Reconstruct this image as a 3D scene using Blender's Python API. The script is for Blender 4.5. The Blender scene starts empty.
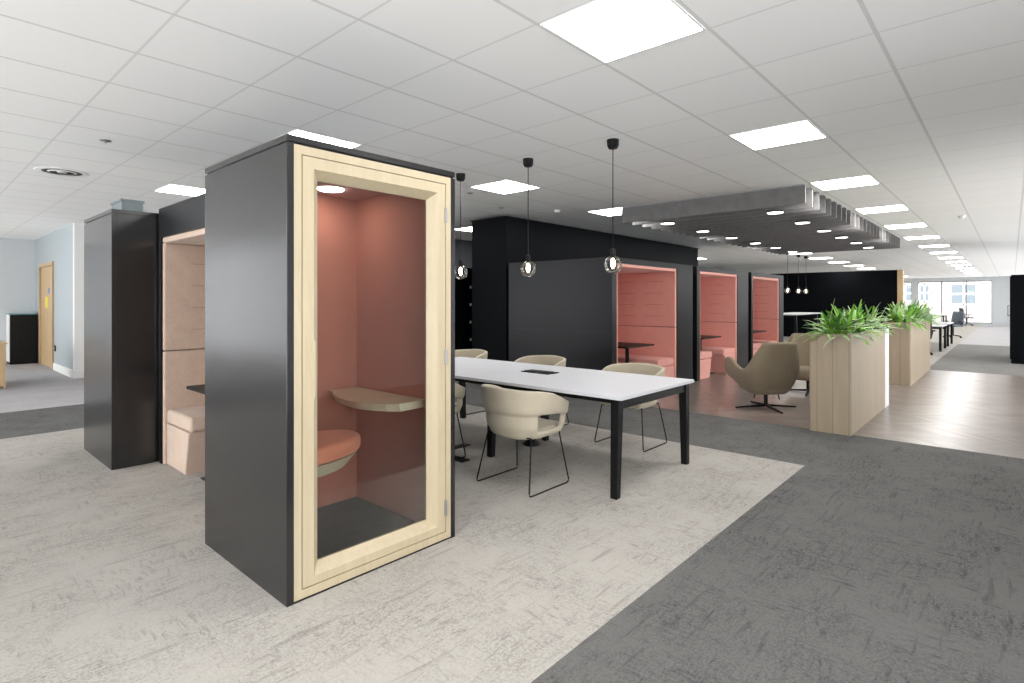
import bpy, bmesh, math, random
from mathutils import Vector, Matrix
PI = math.pi
random.seed(7)
S = bpy.context.scene
C = bpy.context.collection
ORD = ['first', 'second', 'third', 'fourth', 'fifth', 'sixth', 'seventh', 'eighth', 'ninth', 'tenth', 'eleventh', 'twelfth',
       'thirteenth', 'fourteenth', 'fifteenth', 'sixteenth', 'seventeenth', 'eighteenth', 'nineteenth', 'twentieth', 'twenty-first',
       'twenty-second', 'twenty-third', 'twenty-fourth', 'twenty-fifth', 'twenty-sixth', 'twenty-seventh', 'twenty-eighth']

# ------------------------------------------------------------------ materials
def srgb(r, g, b):
    f = lambda c: (c / 12.92 if c <= .04045 else ((c + .055) / 1.055) ** 2.4)
    return (f(r / 255), f(g / 255), f(b / 255), 1)

class NT:
    """small node-tree builder"""
    def __init__(s, name):
        s.m = bpy.data.materials.new(name); s.m.use_nodes = True
        s.t = s.m.node_tree; s.b = s.t.nodes['Principled BSDF']
        s.out = s.t.nodes['Material Output']
        s.tc = None
    def n(s, typ, **kw):
        x = s.t.nodes.new(typ)
        for k, v in kw.items(): setattr(x, k, v)
        return x
    def link(s, a, b): s.t.links.new(a, b)
    def co(s):
        if s.tc is None: s.tc = s.n('ShaderNodeTexCoord')
        return s.tc.outputs['Object']
    def math(s, op, a, b=None, c=None):
        x = s.n('ShaderNodeMath', operation=op)
        for i, v in enumerate((a, b, c)):
            if v is None: continue
            if isinstance(v, (int, float)): x.inputs[i].default_value = v
            else: s.link(v, x.inputs[i])
        return x.outputs[0]
    def noise(s, vec, scale, detail=2, rough=.5, dist=0):
        x = s.n('ShaderNodeTexNoise'); s.link(vec, x.inputs['Vector'])
        x.inputs['Scale'].default_value = scale; x.inputs['Detail'].default_value = detail
        x.inputs['Roughness'].default_value = rough; x.inputs['Distortion'].default_value = dist
        return x.outputs['Fac']
    def mapv(s, vec, scale=(1, 1, 1), rot=(0, 0, 0)):
        x = s.n('ShaderNodeMapping'); s.link(vec, x.inputs['Vector'])
        x.inputs['Scale'].default_value = scale; x.inputs['Rotation'].default_value = rot
        return x.outputs[0]
    def rng(s, v, a, b, c, d):
        x = s.n('ShaderNodeMapRange'); s.link(v, x.inputs['Value'])
        for k, q in zip(('From Min', 'From Max', 'To Min', 'To Max'), (a, b, c, d)): x.inputs[k].default_value = q
        return x.outputs[0]
    def mix(s, fac, a, b, mode='MIX'):
        x = s.n('ShaderNodeMix', data_type='RGBA', blend_type=mode)
        for i, v in ((0, fac), (6, a), (7, b)):
            if isinstance(v, (int, float)): x.inputs[i].default_value = v
            elif isinstance(v, tuple): x.inputs[i].default_value = v
            else: s.link(v, x.inputs[i])
        return x.outputs[2]
    def bump(s, h, strength=.2, dist=.01):
        x = s.n('ShaderNodeBump'); x.inputs['Strength'].default_value = strength; x.inputs['Distance'].default_value = dist
        s.link(h, x.inputs['Height']); s.link(x.outputs[0], s.b.inputs['Normal'])
    def base(s, c):
        if isinstance(c, tuple): s.b.inputs['Base Color'].default_value = c
        else: s.link(c, s.b.inputs['Base Color'])
    def set(s, rough=.5, metal=0, spec=.5):
        s.b.inputs['Roughness'].default_value = rough; s.b.inputs['Metallic'].default_value = metal
        s.b.inputs['Specular IOR Level'].default_value = spec

def lin(c, k=1.0): return (c[0] * k, c[1] * k, c[2] * k, 1)

def plain(name, c, rough=.5, metal=0, spec=.5, var=.06, scale=30):
    t = NT(name); n = t.noise(t.co(), scale, 3)
    t.base(t.mix(n, lin(c, 1 - var), lin(c, 1 + var))); t.set(rough, metal, spec); return t.m

def fabric(name, c, weave=500, var=.12, bump=.25):
    t = NT(name); v = t.co()
    a = t.noise(t.mapv(v, (1, 1, .25)), weave, 2); b = t.noise(t.mapv(v, (.25, .25, 1)), weave, 2); g = t.noise(v, 9, 3)
    f = t.math('MULTIPLY', t.math('ADD', a, b), .5)
    f2 = t.math('ADD', t.math('MULTIPLY', f, .7), t.math('MULTIPLY', g, .3))
    t.base(t.mix(t.rng(f2, .35, .65, 0, 1), lin(c, 1 - var), lin(c, 1 + var)))
    t.set(.92, 0, .15); t.b.inputs['Sheen Weight'].default_value = .15
    t.bump(f, bump, .002); return t.m

def wood(name, c, dark, scale=6, axis=2, rough=.45, contrast=1.0, plank=None):
    t = NT(name); v = t.co()
    st = [1, 1, 1]; st[axis] = .08
    vec = v
    if plank:                                   # shift the grain from board to board, with a fine joint between
        sep = t.n('ShaderNodeSeparateXYZ'); t.link(v, sep.inputs[0])
        q = t.math('DIVIDE', t.math('ADD', sep.outputs[0], sep.outputs[1]), plank)
        idn = t.math('FLOOR', q); fr = t.math('FRACT', q)
        wn = t.n('ShaderNodeTexWhiteNoise', noise_dimensions='1D'); t.link(idn, wn.inputs['W'])
        comb = t.n('ShaderNodeVectorMath', operation='ADD'); t.link(v, comb.inputs[0])
        sc = t.n('ShaderNodeVectorMath', operation='SCALE'); t.link(wn.outputs['Color'], sc.inputs[0]); sc.inputs['Scale'].default_value = 7
        t.link(sc.outputs[0], comb.inputs[1]); vec = comb.outputs[0]
    m = t.mapv(vec, tuple(st))
    a = t.noise(m, scale * 5, 6, .6, .6); b = t.noise(m, scale * 30, 3, .5)
    f = t.math('ADD', t.math('MULTIPLY', a, .75), t.math('MULTIPLY', b, .25))
    col = t.mix(t.rng(f, .5 - .18 / contrast, .5 + .18 / contrast, 0, 1), dark, c)
    if plank:
        col = t.mix(t.math('MULTIPLY', wn.outputs['Value'], .28), col, lin(dark, .9))
        e = t.math('LESS_THAN', t.math('MINIMUM', fr, t.math('SUBTRACT', 1, fr)), .02)
        col = t.mix(t.math('MULTIPLY', e, .55), col, lin(dark, .35))
    t.base(col); t.set(rough); t.bump(b, .06, .002); return t.m

def carpet(name, c, dark, amount=.6, spk=.25, seed=0.0):
    t = NT(name); v0 = t.co()
    ad = t.n('ShaderNodeVectorMath', operation='ADD'); t.link(v0, ad.inputs[0]); ad.inputs[1].default_value = (seed, seed * 1.7, 0); v = ad.outputs[0]
    fine = t.noise(v, 300, 2, .6); mid = t.noise(v, 75, 3, .7, .4)
    sx = t.noise(t.mapv(v, (.25, 1, 1)), 40, 4, .72, .7); sy = t.noise(t.mapv(v, (1, .25, 1)), 40, 4, .72, .7)
    sd = t.noise(t.mapv(v, (.1, 1, 1), (0, 0, .55)), 26, 3, .6, .5)
    big = t.noise(v, 2.1, 5, .65); big2 = t.noise(t.mapv(v, (1, 1, 1), (0, 0, 1.3)), 2.7, 5, .65)
    thr = lambda n, a=.5, b=.66: t.rng(n, a, b, 0, 1)
    sc = t.math('MAXIMUM', t.math('MULTIPLY', thr(sx), thr(big, .42, .6)), t.math('MULTIPLY', thr(sy), thr(big2, .42, .6)))
    sc = t.math('MAXIMUM', sc, t.math('MULTIPLY', thr(sd, .58, .70), .75))
    blot = t.math('MULTIPLY', thr(mid, .44, .62), t.rng(big, .38, .62, .25, 1))
    f = t.math('MINIMUM', t.math('ADD', t.math('MULTIPLY', sc, amount), t.math('MULTIPLY', blot, amount * .9)), 1)
    col = t.mix(f, c, dark)
    col = t.mix(t.rng(fine, .3, .7, 0, spk), col, lin(dark, .8))
    t.base(col); t.set(.97, 0, .08); t.bump(fine, .5, .004); return t.m

def emit(name, c, s):
    t = NT(name); e = t.n('ShaderNodeEmission'); e.inputs[0].default_value = c; e.inputs[1].default_value = s
    t.link(e.outputs[0], t.out.inputs[0]); return t.m

def glass(name, tint=(1, 1, 1, 1), refl=1.0, ior=1.45):
    t = NT(name); tr = t.n('ShaderNodeBsdfTransparent'); tr.inputs[0].default_value = tint
    g = t.n('ShaderNodeBsdfGlossy'); g.inputs['Roughness'].default_value = .02
    fr = t.n('ShaderNodeFresnel'); fr.inputs[0].default_value = ior
    mx = t.n('ShaderNodeMixShader'); t.link(t.math('MULTIPLY', fr.outputs[0], refl), mx.inputs[0])
    t.link(tr.outputs[0], mx.inputs[1]); t.link(g.outputs[0], mx.inputs[2]); t.link(mx.outputs[0], t.out.inputs[0]); return t.m

TILE = 0.6644; U0, V0 = 2.954, 1.886          # ceiling grid
CEIL = 2.93
def ceiling_mat():
    t = NT('ceiling_tiles'); sep = t.n('ShaderNodeSeparateXYZ'); t.link(t.co(), sep.inputs[0])
    def edge(o, off, w):
        f = t.math('FRACT', t.math('DIVIDE', t.math('SUBTRACT', o, off), TILE))
        d = t.math('MINIMUM', f, t.math('SUBTRACT', 1, f))
        return t.math('LESS_THAN', d, w / TILE)
    e = t.math('MAXIMUM', t.math('MULTIPLY', edge(sep.outputs[0], U0, .0075), .75), edge(sep.outputs[1], V0, .011))
    n = t.noise(t.co(), 180, 3)
    idx = t.math('ADD', t.math('FLOOR', t.math('DIVIDE', t.math('SUBTRACT', sep.outputs[0], U0), TILE)),
                 t.math('MULTIPLY', t.math('FLOOR', t.math('DIVIDE', t.math('SUBTRACT', sep.outputs[1], V0), TILE)), 37.3))
    wn = t.n('ShaderNodeTexWhiteNoise', noise_dimensions='1D'); t.link(idx, wn.inputs['W'])
    col = t.mix(n, (.86, .86, .85, 1), (.92, .92, .91, 1))
    col = t.mix(t.math('MULTIPLY', wn.outputs['Value'], .5), col, (.86, .86, .86, 1))
    t.base(t.mix(t.math('MULTIPLY', e, .75), col, (.62, .62, .61, 1))); t.set(.85, 0, .2); return t.m

def herringbone():
    t = NT('herringbone_vinyl'); sep = t.n('ShaderNodeSeparateXYZ'); t.link(t.co(), sep.inputs[0]); x, y = sep.outputs[0], sep.outputs[1]
    w = .36
    col = t.math('FLOOR', t.math('DIVIDE', x, w)); pp = t.math('PINGPONG', x, w)
    s = t.math('DIVIDE', t.math('ADD', y, pp), .11); pid = t.math('FLOOR', s); fr = t.math('FRACT', s)
    comb = t.n('ShaderNodeCombineXYZ'); t.link(col, comb.inputs[0]); t.link(pid, comb.inputs[1])
    wn = t.n('ShaderNodeTexWhiteNoise', noise_dimensions='2D'); t.link(comb.outputs[0], wn.inputs['Vector'])
    gv = t.n('ShaderNodeCombineXYZ'); t.link(t.math('MULTIPLY', x, 2), gv.inputs[0]); t.link(t.math('MULTIPLY', s, 4), gv.inputs[1]); t.link(t.math('MULTIPLY', pid, 3.7), gv.inputs[2])
    gr = t.noise(gv.outputs[0], 2.2, 5, .65, .4)
    c = t.mix(wn.outputs['Value'], srgb(120, 110, 103), srgb(148, 138, 130))
    c = t.mix(t.rng(gr, .35, .7, 0, .55), c, srgb(98, 88, 81))
    e = t.math('LESS_THAN', t.math('MINIMUM', fr, t.math('SUBTRACT', 1, fr)), .022)
    xf = t.math('FRACT', t.math('DIVIDE', x, w)); e2 = t.math('LESS_THAN', t.math('MINIMUM', xf, t.math('SUBTRACT', 1, xf)), .006)
    t.base(t.mix(t.math('MULTIPLY', t.math('MAXIMUM', e, e2), .5), c, srgb(85, 72, 62))); t.set(.28, 0, .5)
    t.bump(gr, .05, .002); return t.m

M = {}
M['black'] = plain('black_laminate', (.0065, .007, .009), .36, 0, .22, .05)
M['black_matt'] = plain('black_matt_board', (.0028, .0034, .0046), .55, 0, .05, .05)
M['metal_black'] = plain('black_powder_coat', (.004, .004, .0045), .42, 0, .22, .05)
M['booth_black'] = plain('charcoal_laminate', (.011, .0107, .0113), .22, 0, .68, .04)
M['birch'] = wood('pale_birch', (.475, .40, .275, 1), (.40, .33, .215, 1), 5, 2, .45, .8)
M['birch_flat'] = wood('pale_birch_flat', (.66, .56, .40, 1), (.55, .45, .305, 1), 5, 0, .45, .8)
M['oak'] = wood('oak_board', (.37, .30, .215, 1), (.27, .21, .14, 1), 3, 2, .5, .7, plank=.155)
M['oak_door'] = wood('oak_door_veneer', (.55, .40, .23, 1), (.42, .29, .155, 1), 3, 2, .45, .8)
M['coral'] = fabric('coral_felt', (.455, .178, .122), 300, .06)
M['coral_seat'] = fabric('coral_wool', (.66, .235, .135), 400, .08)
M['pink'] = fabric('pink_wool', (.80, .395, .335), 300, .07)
M['blush'] = fabric('blush_wool', (.50, .385, .31), 250, .14)
M['cream'] = fabric('cream_wool', (.42, .37, .285), 500, .1)
M['taupe'] = fabric('taupe_wool', (.215, .175, .12), 400, .1)
M['felt'] = fabric('grey_felt', (.185, .18, .18), 300, .25)
M['white_top'] = plain('white_laminate', (.54, .54, .57), .45, 0, .4, .02)
M['white_edge'] = plain('white_edging', (.5, .5, .53), .45, 0, .4, .02)
M['white_paint'] = plain('white_paint', (.8, .8, .79), .6, 0, .3, .02)
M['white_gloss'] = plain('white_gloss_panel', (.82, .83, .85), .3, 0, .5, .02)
M['wall_grey'] = plain('pale_grey_paint', (.60, .62, .635), .7, 0, .3, .02)
M['wall_blue'] = plain('grey_blue_paint', (.37, .41, .43), .6, 0, .3, .02)
M['wall_slate'] = plain('slate_paint', (.10, .11, .125), .7, 0, .3, .03)
M['steel'] = plain('brushed_steel', (.32, .32, .32), .4, .9, .5, .04)
M['pewter'] = plain('grey_metal', (.35, .36, .38), .4, .6, .5, .04)
M['duct'] = plain('grey_duct', (.16, .19, .20), .5)
M['soil'] = plain('dark_bark_soil', (.06, .035, .02), .95, 0, .1, .4, 60)
M['teal'] = plain('teal_top', (.12, .28, .30), .4)
M['mesh_grey'] = plain('grey_mesh_fabric', (.12, .14, .17), .8)
M['yellow'] = plain('yellow_sticker', (.75, .6, .06), .5)
M['blue_disc'] = plain('blue_sticker', (.1, .25, .6), .5)
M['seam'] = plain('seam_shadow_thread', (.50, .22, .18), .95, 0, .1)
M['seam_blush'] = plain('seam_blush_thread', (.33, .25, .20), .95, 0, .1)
M['panel'] = emit('lit_diffuser', (1, .985, .96, 1), 20)
M['spot'] = emit('lit_downlight', (1, .96, .9, 1), 6)
M['bulb'] = emit('lit_filament_bulb', (1, .80, .5, 1), 16)
M['booth_lamp'] = emit('lit_booth_lamp', (1, .96, .9, 1), 28)
M['glass'] = glass('clear_glass', (.93, .95, .95, 1), .9)
M['globe'] = glass('smoked_globe_glass', (.93, .91, .88, 1), .9)
M['winglass'] = glass('window_glass', (.98, .99, 1, 1), .6)
M['booth_carpet'] = carpet('booth_carpet', (.10, .102, .11, 1), (.05, .052, .057, 1), .6, .3)
M['ceiling'] = ceiling_mat()
M['carpet_light'] = carpet('light_grey_carpet', (.455, .43, .395, 1), (.235, .22, .2, 1), .68, .3)
M['carpet_dark'] = carpet('dark_grey_carpet', (.172, .169, .165, 1), (.062, .061, .06, 1), .7, .45, 13.0)
M['carpet_pale'] = carpet('pale_lilac_carpet', (.44, .43, .435, 1), (.28, .27, .28, 1), .5, .25, 5.0)
M['carpet_mid'] = carpet('mid_grey_carpet', (.23, .225, .215, 1), (.13, .125, .12, 1), .6, .3, 21.0)
M['wood_floor'] = herringbone()
LEAF = [plain('leaf_green', (.09, .25, .03), .4, 0, .4, .35, 14), plain('leaf_bright_green', (.20, .42, .05), .4, 0, .4, .35, 14),
        plain('leaf_deep_green', (.045, .14, .025), .4, 0, .4, .35, 14), plain('leaf_variegated', (.33, .42, .22), .45, 0, .4, .4, 25)]
def brick():
    t = NT('pale_brick'); b = t.n('ShaderNodeTexBrick'); t.link(t.mapv(t.co(), (1, 1, 1), (PI / 2, 0, PI / 2)), b.inputs['Vector'])
    b.inputs['Color1'].default_value = (.19, .155, .135, 1); b.inputs['Color2'].default_value = (.165, .13, .112, 1); b.inputs['Mortar'].default_value = (.2, .185, .17, 1)
    b.inputs['Scale'].default_value = 4; t.base(b.outputs[0]); t.set(.9); return t.m
M['brick'] = brick()

# ------------------------------------------------------------------ mesh helpers
class MB:
    def __init__(s): s.bm = bmesh.new()
    def box(s, x0, x1, y0, y1, z0, z1, bev=0, seg=2):
        r = bmesh.ops.create_cube(s.bm, size=1); vs = r['verts']
        for v in vs: v.co = Vector(((x0 + x1) / 2 + v.co.x * (x1 - x0), (y0 + y1) / 2 + v.co.y * (y1 - y0), (z0 + z1) / 2 + v.co.z * (z1 - z0)))
        if bev > 0:
            es = list({e for v in vs for e in v.link_edges})
            bmesh.ops.bevel(s.bm, geom=es, offset=bev, segments=seg, affect='EDGES', profile=.5)
        return s
    def prism(s, pts, h0, h1, axis='z', bev=0, seg=2):
        f = {'z': lambda a, b, h: (a, b, h), 'y': lambda a, b, h: (a, h, b), 'x': lambda a, b, h: (h, a, b)}[axis]
        lo = [s.bm.verts.new(f(a, b, h0)) for a, b in pts]; hi = [s.bm.verts.new(f(a, b, h1)) for a, b in pts]
        n = len(pts); fs = [s.bm.faces.new(lo[::-1]), s.bm.faces.new(hi)]
        for i in range(n): fs.append(s.bm.faces.new((lo[i], lo[(i + 1) % n], hi[(i + 1) % n], hi[i])))
        bmesh.ops.recalc_face_normals(s.bm, faces=fs)
        if bev > 0:
            es = list({e for f_ in fs[:2] for e in f_.edges})
            bmesh.ops.bevel(s.bm, geom=es, offset=bev, segments=seg, affect='EDGES', profile=.5)
        return s
    def taper(s, x0, x1, y0, y1, z0, X0, X1, Y0, Y1, z1):
        """box whose top rectangle differs from the bottom one"""
        lo = [s.bm.verts.new(p) for p in ((x0, y0, z0), (x1, y0, z0), (x1, y1, z0), (x0, y1, z0))]
        hi = [s.bm.verts.new(p) for p in ((X0, Y0, z1), (X1, Y0, z1), (X1, Y1, z1), (X0, Y1, z1))]
        s.bm.faces.new(lo[::-1]); s.bm.faces.new(hi)
        for i in range(4): s.bm.faces.new((lo[i], lo[(i + 1) % 4], hi[(i + 1) % 4], hi[i]))
        return s
    def tube(s, pts, r, n=8, cap=True):
        pts = [Vector(p) for p in pts]; rings = []
        for i, p in enumerate(pts):
            d = (pts[min(i + 1, len(pts) - 1)] - pts[max(i - 1, 0)]).normalized()
            a = d.cross(Vector((0, 0, 1)))
            if a.length < .05: a = d.cross(Vector((1, 0, 0)))
            a.normalize(); b = d.cross(a).normalized()
            rings.append([s.bm.verts.new(p + a * math.cos(2 * PI * k / n) * r + b * math.sin(2 * PI * k / n) * r) for k in range(n)])
        for A, B in zip(rings, rings[1:]):
            for k in range(n): s.bm.faces.new((A[k], A[(k + 1) % n], B[(k + 1) % n], B[k]))
        if cap: s.bm.faces.new(rings[0][::-1]); s.bm.faces.new(rings[-1])
        return s
    def lathe(s, prof, cx=0, cy=0, n=24, cap=True):
        rings = []
        for r, z in prof:
            if r < 1e-5: rings.append([s.bm.verts.new((cx, cy, z))])
            else: rings.append([s.bm.verts.new((cx + r * math.cos(2 * PI * k / n), cy + r * math.sin(2 * PI * k / n), z)) for k in range(n)])
        for A, B in zip(rings, rings[1:]):
            for k in range(n):
                k2 = (k + 1) % n
                if len(A) == 1 and len(B) == 1: continue
                if len(A) == 1: s.bm.faces.new((A[0], B[k], B[k2]))
                elif len(B) == 1: s.bm.faces.new((A[k], A[k2], B[0]))
                else: s.bm.faces.new((A[k], A[k2], B[k2], B[k]))
        if cap:
            if len(rings[0]) > 1: s.bm.faces.new(rings[0][::-1])
            if len(rings[-1]) > 1: s.bm.faces.new(rings[-1])
        return s
    def ring(s, outer, inner, yo, yi, back):
        """rectangular ring in the x-z plane: outer/inner = (x0,x1,z0,z1); outer edge at depth yo, inner edge at depth yi, flat back at depth back"""
        def rect(r, y): return [s.bm.verts.new(p) for p in ((r[0], y, r[2]), (r[1], y, r[2]), (r[1], y, r[3]), (r[0], y, r[3]))]
        a, b, c, d = rect(outer, yo), rect(inner, yi), rect(inner, back), rect(outer, back)
        for P, Q in ((a, b), (b, c), (c, d), (d, a)):
            for i in range(4): s.bm.faces.new((P[i], P[(i + 1) % 4], Q[(i + 1) % 4], Q[i]))
        return s

def obj(name, mb, mat, parent=None, smooth=False, sub=0, solid=0, bevel=0):
    me = bpy.data.meshes.new(name)
    bmesh.ops.recalc_face_normals(mb.bm, faces=mb.bm.faces)
    mb.bm.to_mesh(me); mb.bm.free()
    o = bpy.data.objects.new(name, me); C.objects.link(o)
    for m in (mat if isinstance(mat, list) else [mat]): me.materials.append(m)
    if solid:
        md = o.modifiers.new('thick', 'SOLIDIFY'); md.thickness = solid; md.offset = 0
    if sub:
        md = o.modifiers.new('smooth', 'SUBSURF'); md.levels = sub; md.render_levels = sub
    if bevel:
        md = o.modifiers.new('soft', 'BEVEL'); md.width = bevel; md.segments = 2; md.limit_method = 'ANGLE'
    if smooth:
        for p in me.polygons: p.use_smooth = True
    if parent: o.parent = parent
    return o

def tag(o, label, cat, group=None):
    o['label'] = label; o['category'] = cat
    if group: o['group'] = group
    return o

def thing(name, label, cat, loc=(0, 0, 0), rz=0, group=None):
    o = bpy.data.objects.new(name, None); C.objects.link(o); o.location = loc; o.rotation_euler = (0, 0, rz)
    return tag(o, label, cat, group)

def struct(name, mb, mat, parent=None, **k):
    o = obj(name, mb, mat, parent, **k)
    if parent is None: o['kind'] = 'structure'
    return o

KIDS = {}
def dup(root, loc, rz, label, group=None):
    def cp(o, par):
        c = o.copy(); C.objects.link(c); c.parent = par
        for ch in list(o.children): cp(ch, c)
        return c
    r = cp(root, None); r.location = loc; r.rotation_euler = (0, 0, rz); r['label'] = label
    if group: r['group'] = group
    return r

def bx(*a, **k): return MB().box(*a, **k)

# ------------------------------------------------------------------ room shell
XL, XR, YN, YF = -2.8, 44.0, -2.5, 17.5
def build_floor():
    xs = [XL, 5.37, 6.95, 14.65, 24.1, XR]; ys = [YN, 1.36, 7.9, 9.75, YF]
    ix = lambda a, b, c, d: None
    mats = [M['carpet_light'], M['carpet_dark'], M['carpet_pale'], M['wood_floor'], M['carpet_mid']]
    mb = MB(); vs = {}
    for i, x in enumerate(xs):
        for j, y in enumerate(ys): vs[i, j] = mb.bm.verts.new((x, y, 0))
    for i in range(len(xs) - 1):
        for j in range(len(ys) - 1):
            f = mb.bm.faces.new((vs[i, j], vs[i + 1, j], vs[i + 1, j + 1], vs[i, j + 1]))
            if i == 0: k = [1, 0, 1, 2][j]
            elif i == 1: k = [1, 1, 1, 2][j]
            elif i == 2: k = 3
            elif i == 3: k = [4, 0, 0, 0][j]
            else: k = 2 if j == 0 else 0
            f.material_index = k
    struct('floor', mb, mats)
build_floor()
mb = MB(); mb.bm.faces.new([mb.bm.verts.new(p) for p in ((XL, YN, CEIL), (XL, YF, CEIL), (XR, YF, CEIL), (XR, YN, CEIL))])
struct('ceiling', mb, M['ceiling'])

def window_wall(wname, axis, pos, a0, a1, holes, mat, outward, z0=.12, z1=2.75, n_mull=None, start=1):
    """a wall in the plane axis=pos from a0 to a1 with glazed openings (h0,h1); frame and panes are parts of each window"""
    t = .2; p0, p1 = (pos, pos + t * outward) if outward > 0 else (pos + t * outward, pos)
    def B(mb, u0, u1, za, zb, q0=p0, q1=p1):
        if axis == 'x': mb.box(q0, q1, u0, u1, za, zb)
        else: mb.box(u0, u1, q0, q1, za, zb)
    w = MB(); cur = a0
    for h0, h1 in holes:
        if h0 > cur: B(w, cur, h0, 0, 3.0)
        if z0 > 0: B(w, h0, h1, 0, z0)
        B(w, h0, h1, z1, 3.0); cur = h1
    if cur < a1: B(w, cur, a1, 0, 3.0)
    struct(wname, w, mat)
    for k, (h0, h1) in enumerate(holes):
        root = bpy.data.objects.new('window_%d' % (start + k), None); C.objects.link(root); root['kind'] = 'structure'
        if axis == 'x': root.location = (pos, (h0 + h1) / 2, 0)
        else: root.location = ((h0 + h1) / 2, pos, 0)
        n = n_mull if n_mull else max(2, round((h1 - h0) / 1.25)); fr = MB(); L = h1 - h0
        q0, q1 = sorted((.05 * outward, .12 * outward))
        def D(mb, u0, u1, za, zb, a=q0, b=q1):
            if axis == 'x': mb.box(a, b, u0, u1, za, zb)
            else: mb.box(u0, u1, a, b, za, zb)
        for i in range(n + 1):
            u = -L / 2 + L * i / n; D(fr, max(u - .03, -L / 2), min(u + .03, L / 2), z0, z1)
        D(fr, -L / 2, L / 2, z0, z0 + .06); D(fr, -L / 2, L / 2, z1 - .06, z1)
        obj('window_frame', fr, M['pewter'], root)
        for i in range(n):
            g = MB(); u0, u1 = -L / 2 + L * i / n + .03, -L / 2 + L * (i + 1) / n - .03
            D(g, u0, u1, z0 + .06, z1 - .06, .08 * outward - .004, .08 * outward + .004)
            obj('window_pane', g, M['winglass'], root)
window_wall('wall_far', 'x', XR, YN, 9.85, [(.9, 4.5), (4.85, 9.3)], M['wall_grey'], 1, .1, 2.72, None, 1)
window_wall('wall_left', 'x', XL, YN, YF, [(-2.2, 4.6), (5.0, 10.8), (11.2, 17.2)], M['wall_grey'], -1, .15, 2.85, None, 3)
window_wall('wall_near_added_glazing', 'y', YN, XL, XR, [(-2.4, 3.0), (7.2, 20), (20.5, 31), (31.5, 43)], M['wall_grey'], -1, .15, 2.85, None, 6)  # unseen windows added to brighten the ceiling; solid pier spares the booth glass
struct('wall_back', bx(XL, 2.45, YF, YF + .15, 0, 3.0), M['wall_grey'])
mb = MB(); mb.box(2.245, 2.45, 13.2, 15.12, 0, 3.0); mb.box(2.245, 2.45, 16.78, YF, 0, 3.0); mb.box(2.245, 2.45, 15.12, 16.78, 2.3, 3.0)
struct('wall_side', mb, M['wall_blue'])
struct('wall_return', bx(2.24, 5.15, 13.1, 13.2, 0, 3.0), M['white_paint'])
struct('wall_rear', MB().box(5.0, 5.15, 9.85, 13.1, 0, 3).box(5.15, XR, 9.85, 10.0, 0, 3), M['wall_slate'])
struct('baseboard_side', bx(2.215, 2.245, 13.08, 15.05, 0, .15, bev=.006), M['white_paint'])
struct('baseboard_return', bx(2.215, 5.0, 13.07, 13.1, 0, .15, bev=.006), M['white_paint'])
struct('baseboard_back', bx(XL, 1.7, YF - .02, YF, 0, .15, bev=.006), M['white_paint'])
# tall dark partition behind the booths, black wall at the far end of the lounge
struct('wall_partition', MB().box(6.83, 14.45, 6.285, 7.11, 0, 2.86).box(6.80, 14.48, 6.26, 7.13, 2.86, 2.875), M['black_matt'])
struct('wall_black', bx(24.5, 24.75, 3.12, 9.8, 0, 2.6), M['black_matt'])
struct('trim_1', bx(24.48, 24.77, 2.95, 3.12, 0, 2.6, bev=.006), M['oak_door'])
# door in the grey-blue wall
dr = bpy.data.objects.new('door_1', None); C.objects.link(dr); dr['kind'] = 'structure'; dr.location = (2.24, 15.95, 0)
fr = MB(); fr.box(-.03, .1, -.83, -.75, 0, 2.3); fr.box(-.03, .1, .75, .83, 0, 2.3); fr.box(-.03, .1, -.75, .75, 2.23, 2.3)
obj('door_frame', fr, M['oak_door'], dr)
obj('door_leaf', bx(.01, .06, -.745, .745, .01, 2.225), M['oak_door'], dr)
obj('push_plate', bx(.0, .0095, -.68, -.6, .95, 1.25, bev=.002), M['steel'], dr)
s_ = obj('yellow_sign', bx(.003, .0095, -.12, .22, 1.3, 1.55, bev=.001), M['yellow'], dr); s_['label'] = 'yellow warning notice'
mb = MB(); mb.lathe([(.07, 0), (.07, .007)], n=20)
for v in mb.bm.verts: v.co = Vector((.0095 - v.co.z, -.22 + v.co.x, 1.68 + v.co.y))
obj('blue_sign', mb, M['blue_disc'], dr)
sk = thing('wall_socket', 'small black socket on the grey-blue wall beside the oak door', 'socket', (2.24, 14.97, .46))
obj('face_plate', bx(-.012, .005, -.06, .06, -.06, .06, bev=.003), M['metal_black'], sk)
obj('button', bx(-.018, -.011, -.025, .025, -.03, .03, bev=.002), M['pewter'], sk)

# ------------------------------------------------------------------ ceiling fittings
def light_panel():
    t = thing('ceiling_light', '', 'ceiling light', (0, 0, CEIL))
    h = TILE / 2 - .012
    f = MB(); f.ring((-h, h, -h, h), (-h + .014, h - .014, -h + .014, h - .014), 0, .002, .008)
    for v in f.bm.verts: v.co = Vector((v.co.x, v.co.z, -.009 + v.co.y))
    obj('frame', f, M['white_paint'], t)
    d = MB(); q = h - .014; d.box(-q, q, -q, q, -.007, -.003); obj('diffuser', d, M['panel'], t)
    return t
lp0 = light_panel(); used = False
ROWS = [(-1, 'in the row over the planters and corridor', -5, 16), (4, 'in the row over the meeting table and dens', -1, 15), (9, 'in the row behind the dens', -1, 7)]
for j, where, i0, cnt in ROWS:
    for k in range(cnt):
        i = i0 + 4 * k
        loc = (U0 + TILE * (i + .5), V0 + TILE * (j + .5), CEIL)
        if loc[0] > 43.3: continue
        lab = 'square lit ceiling panel, %s %s' % (ORD[k], where)
        if not used: used = True; lp0.location = loc; lp0['label'] = lab; lp0['group'] = 'square ceiling light panels'
        else: dup(lp0, loc, 0, lab, 'square ceiling light panels')

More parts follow.
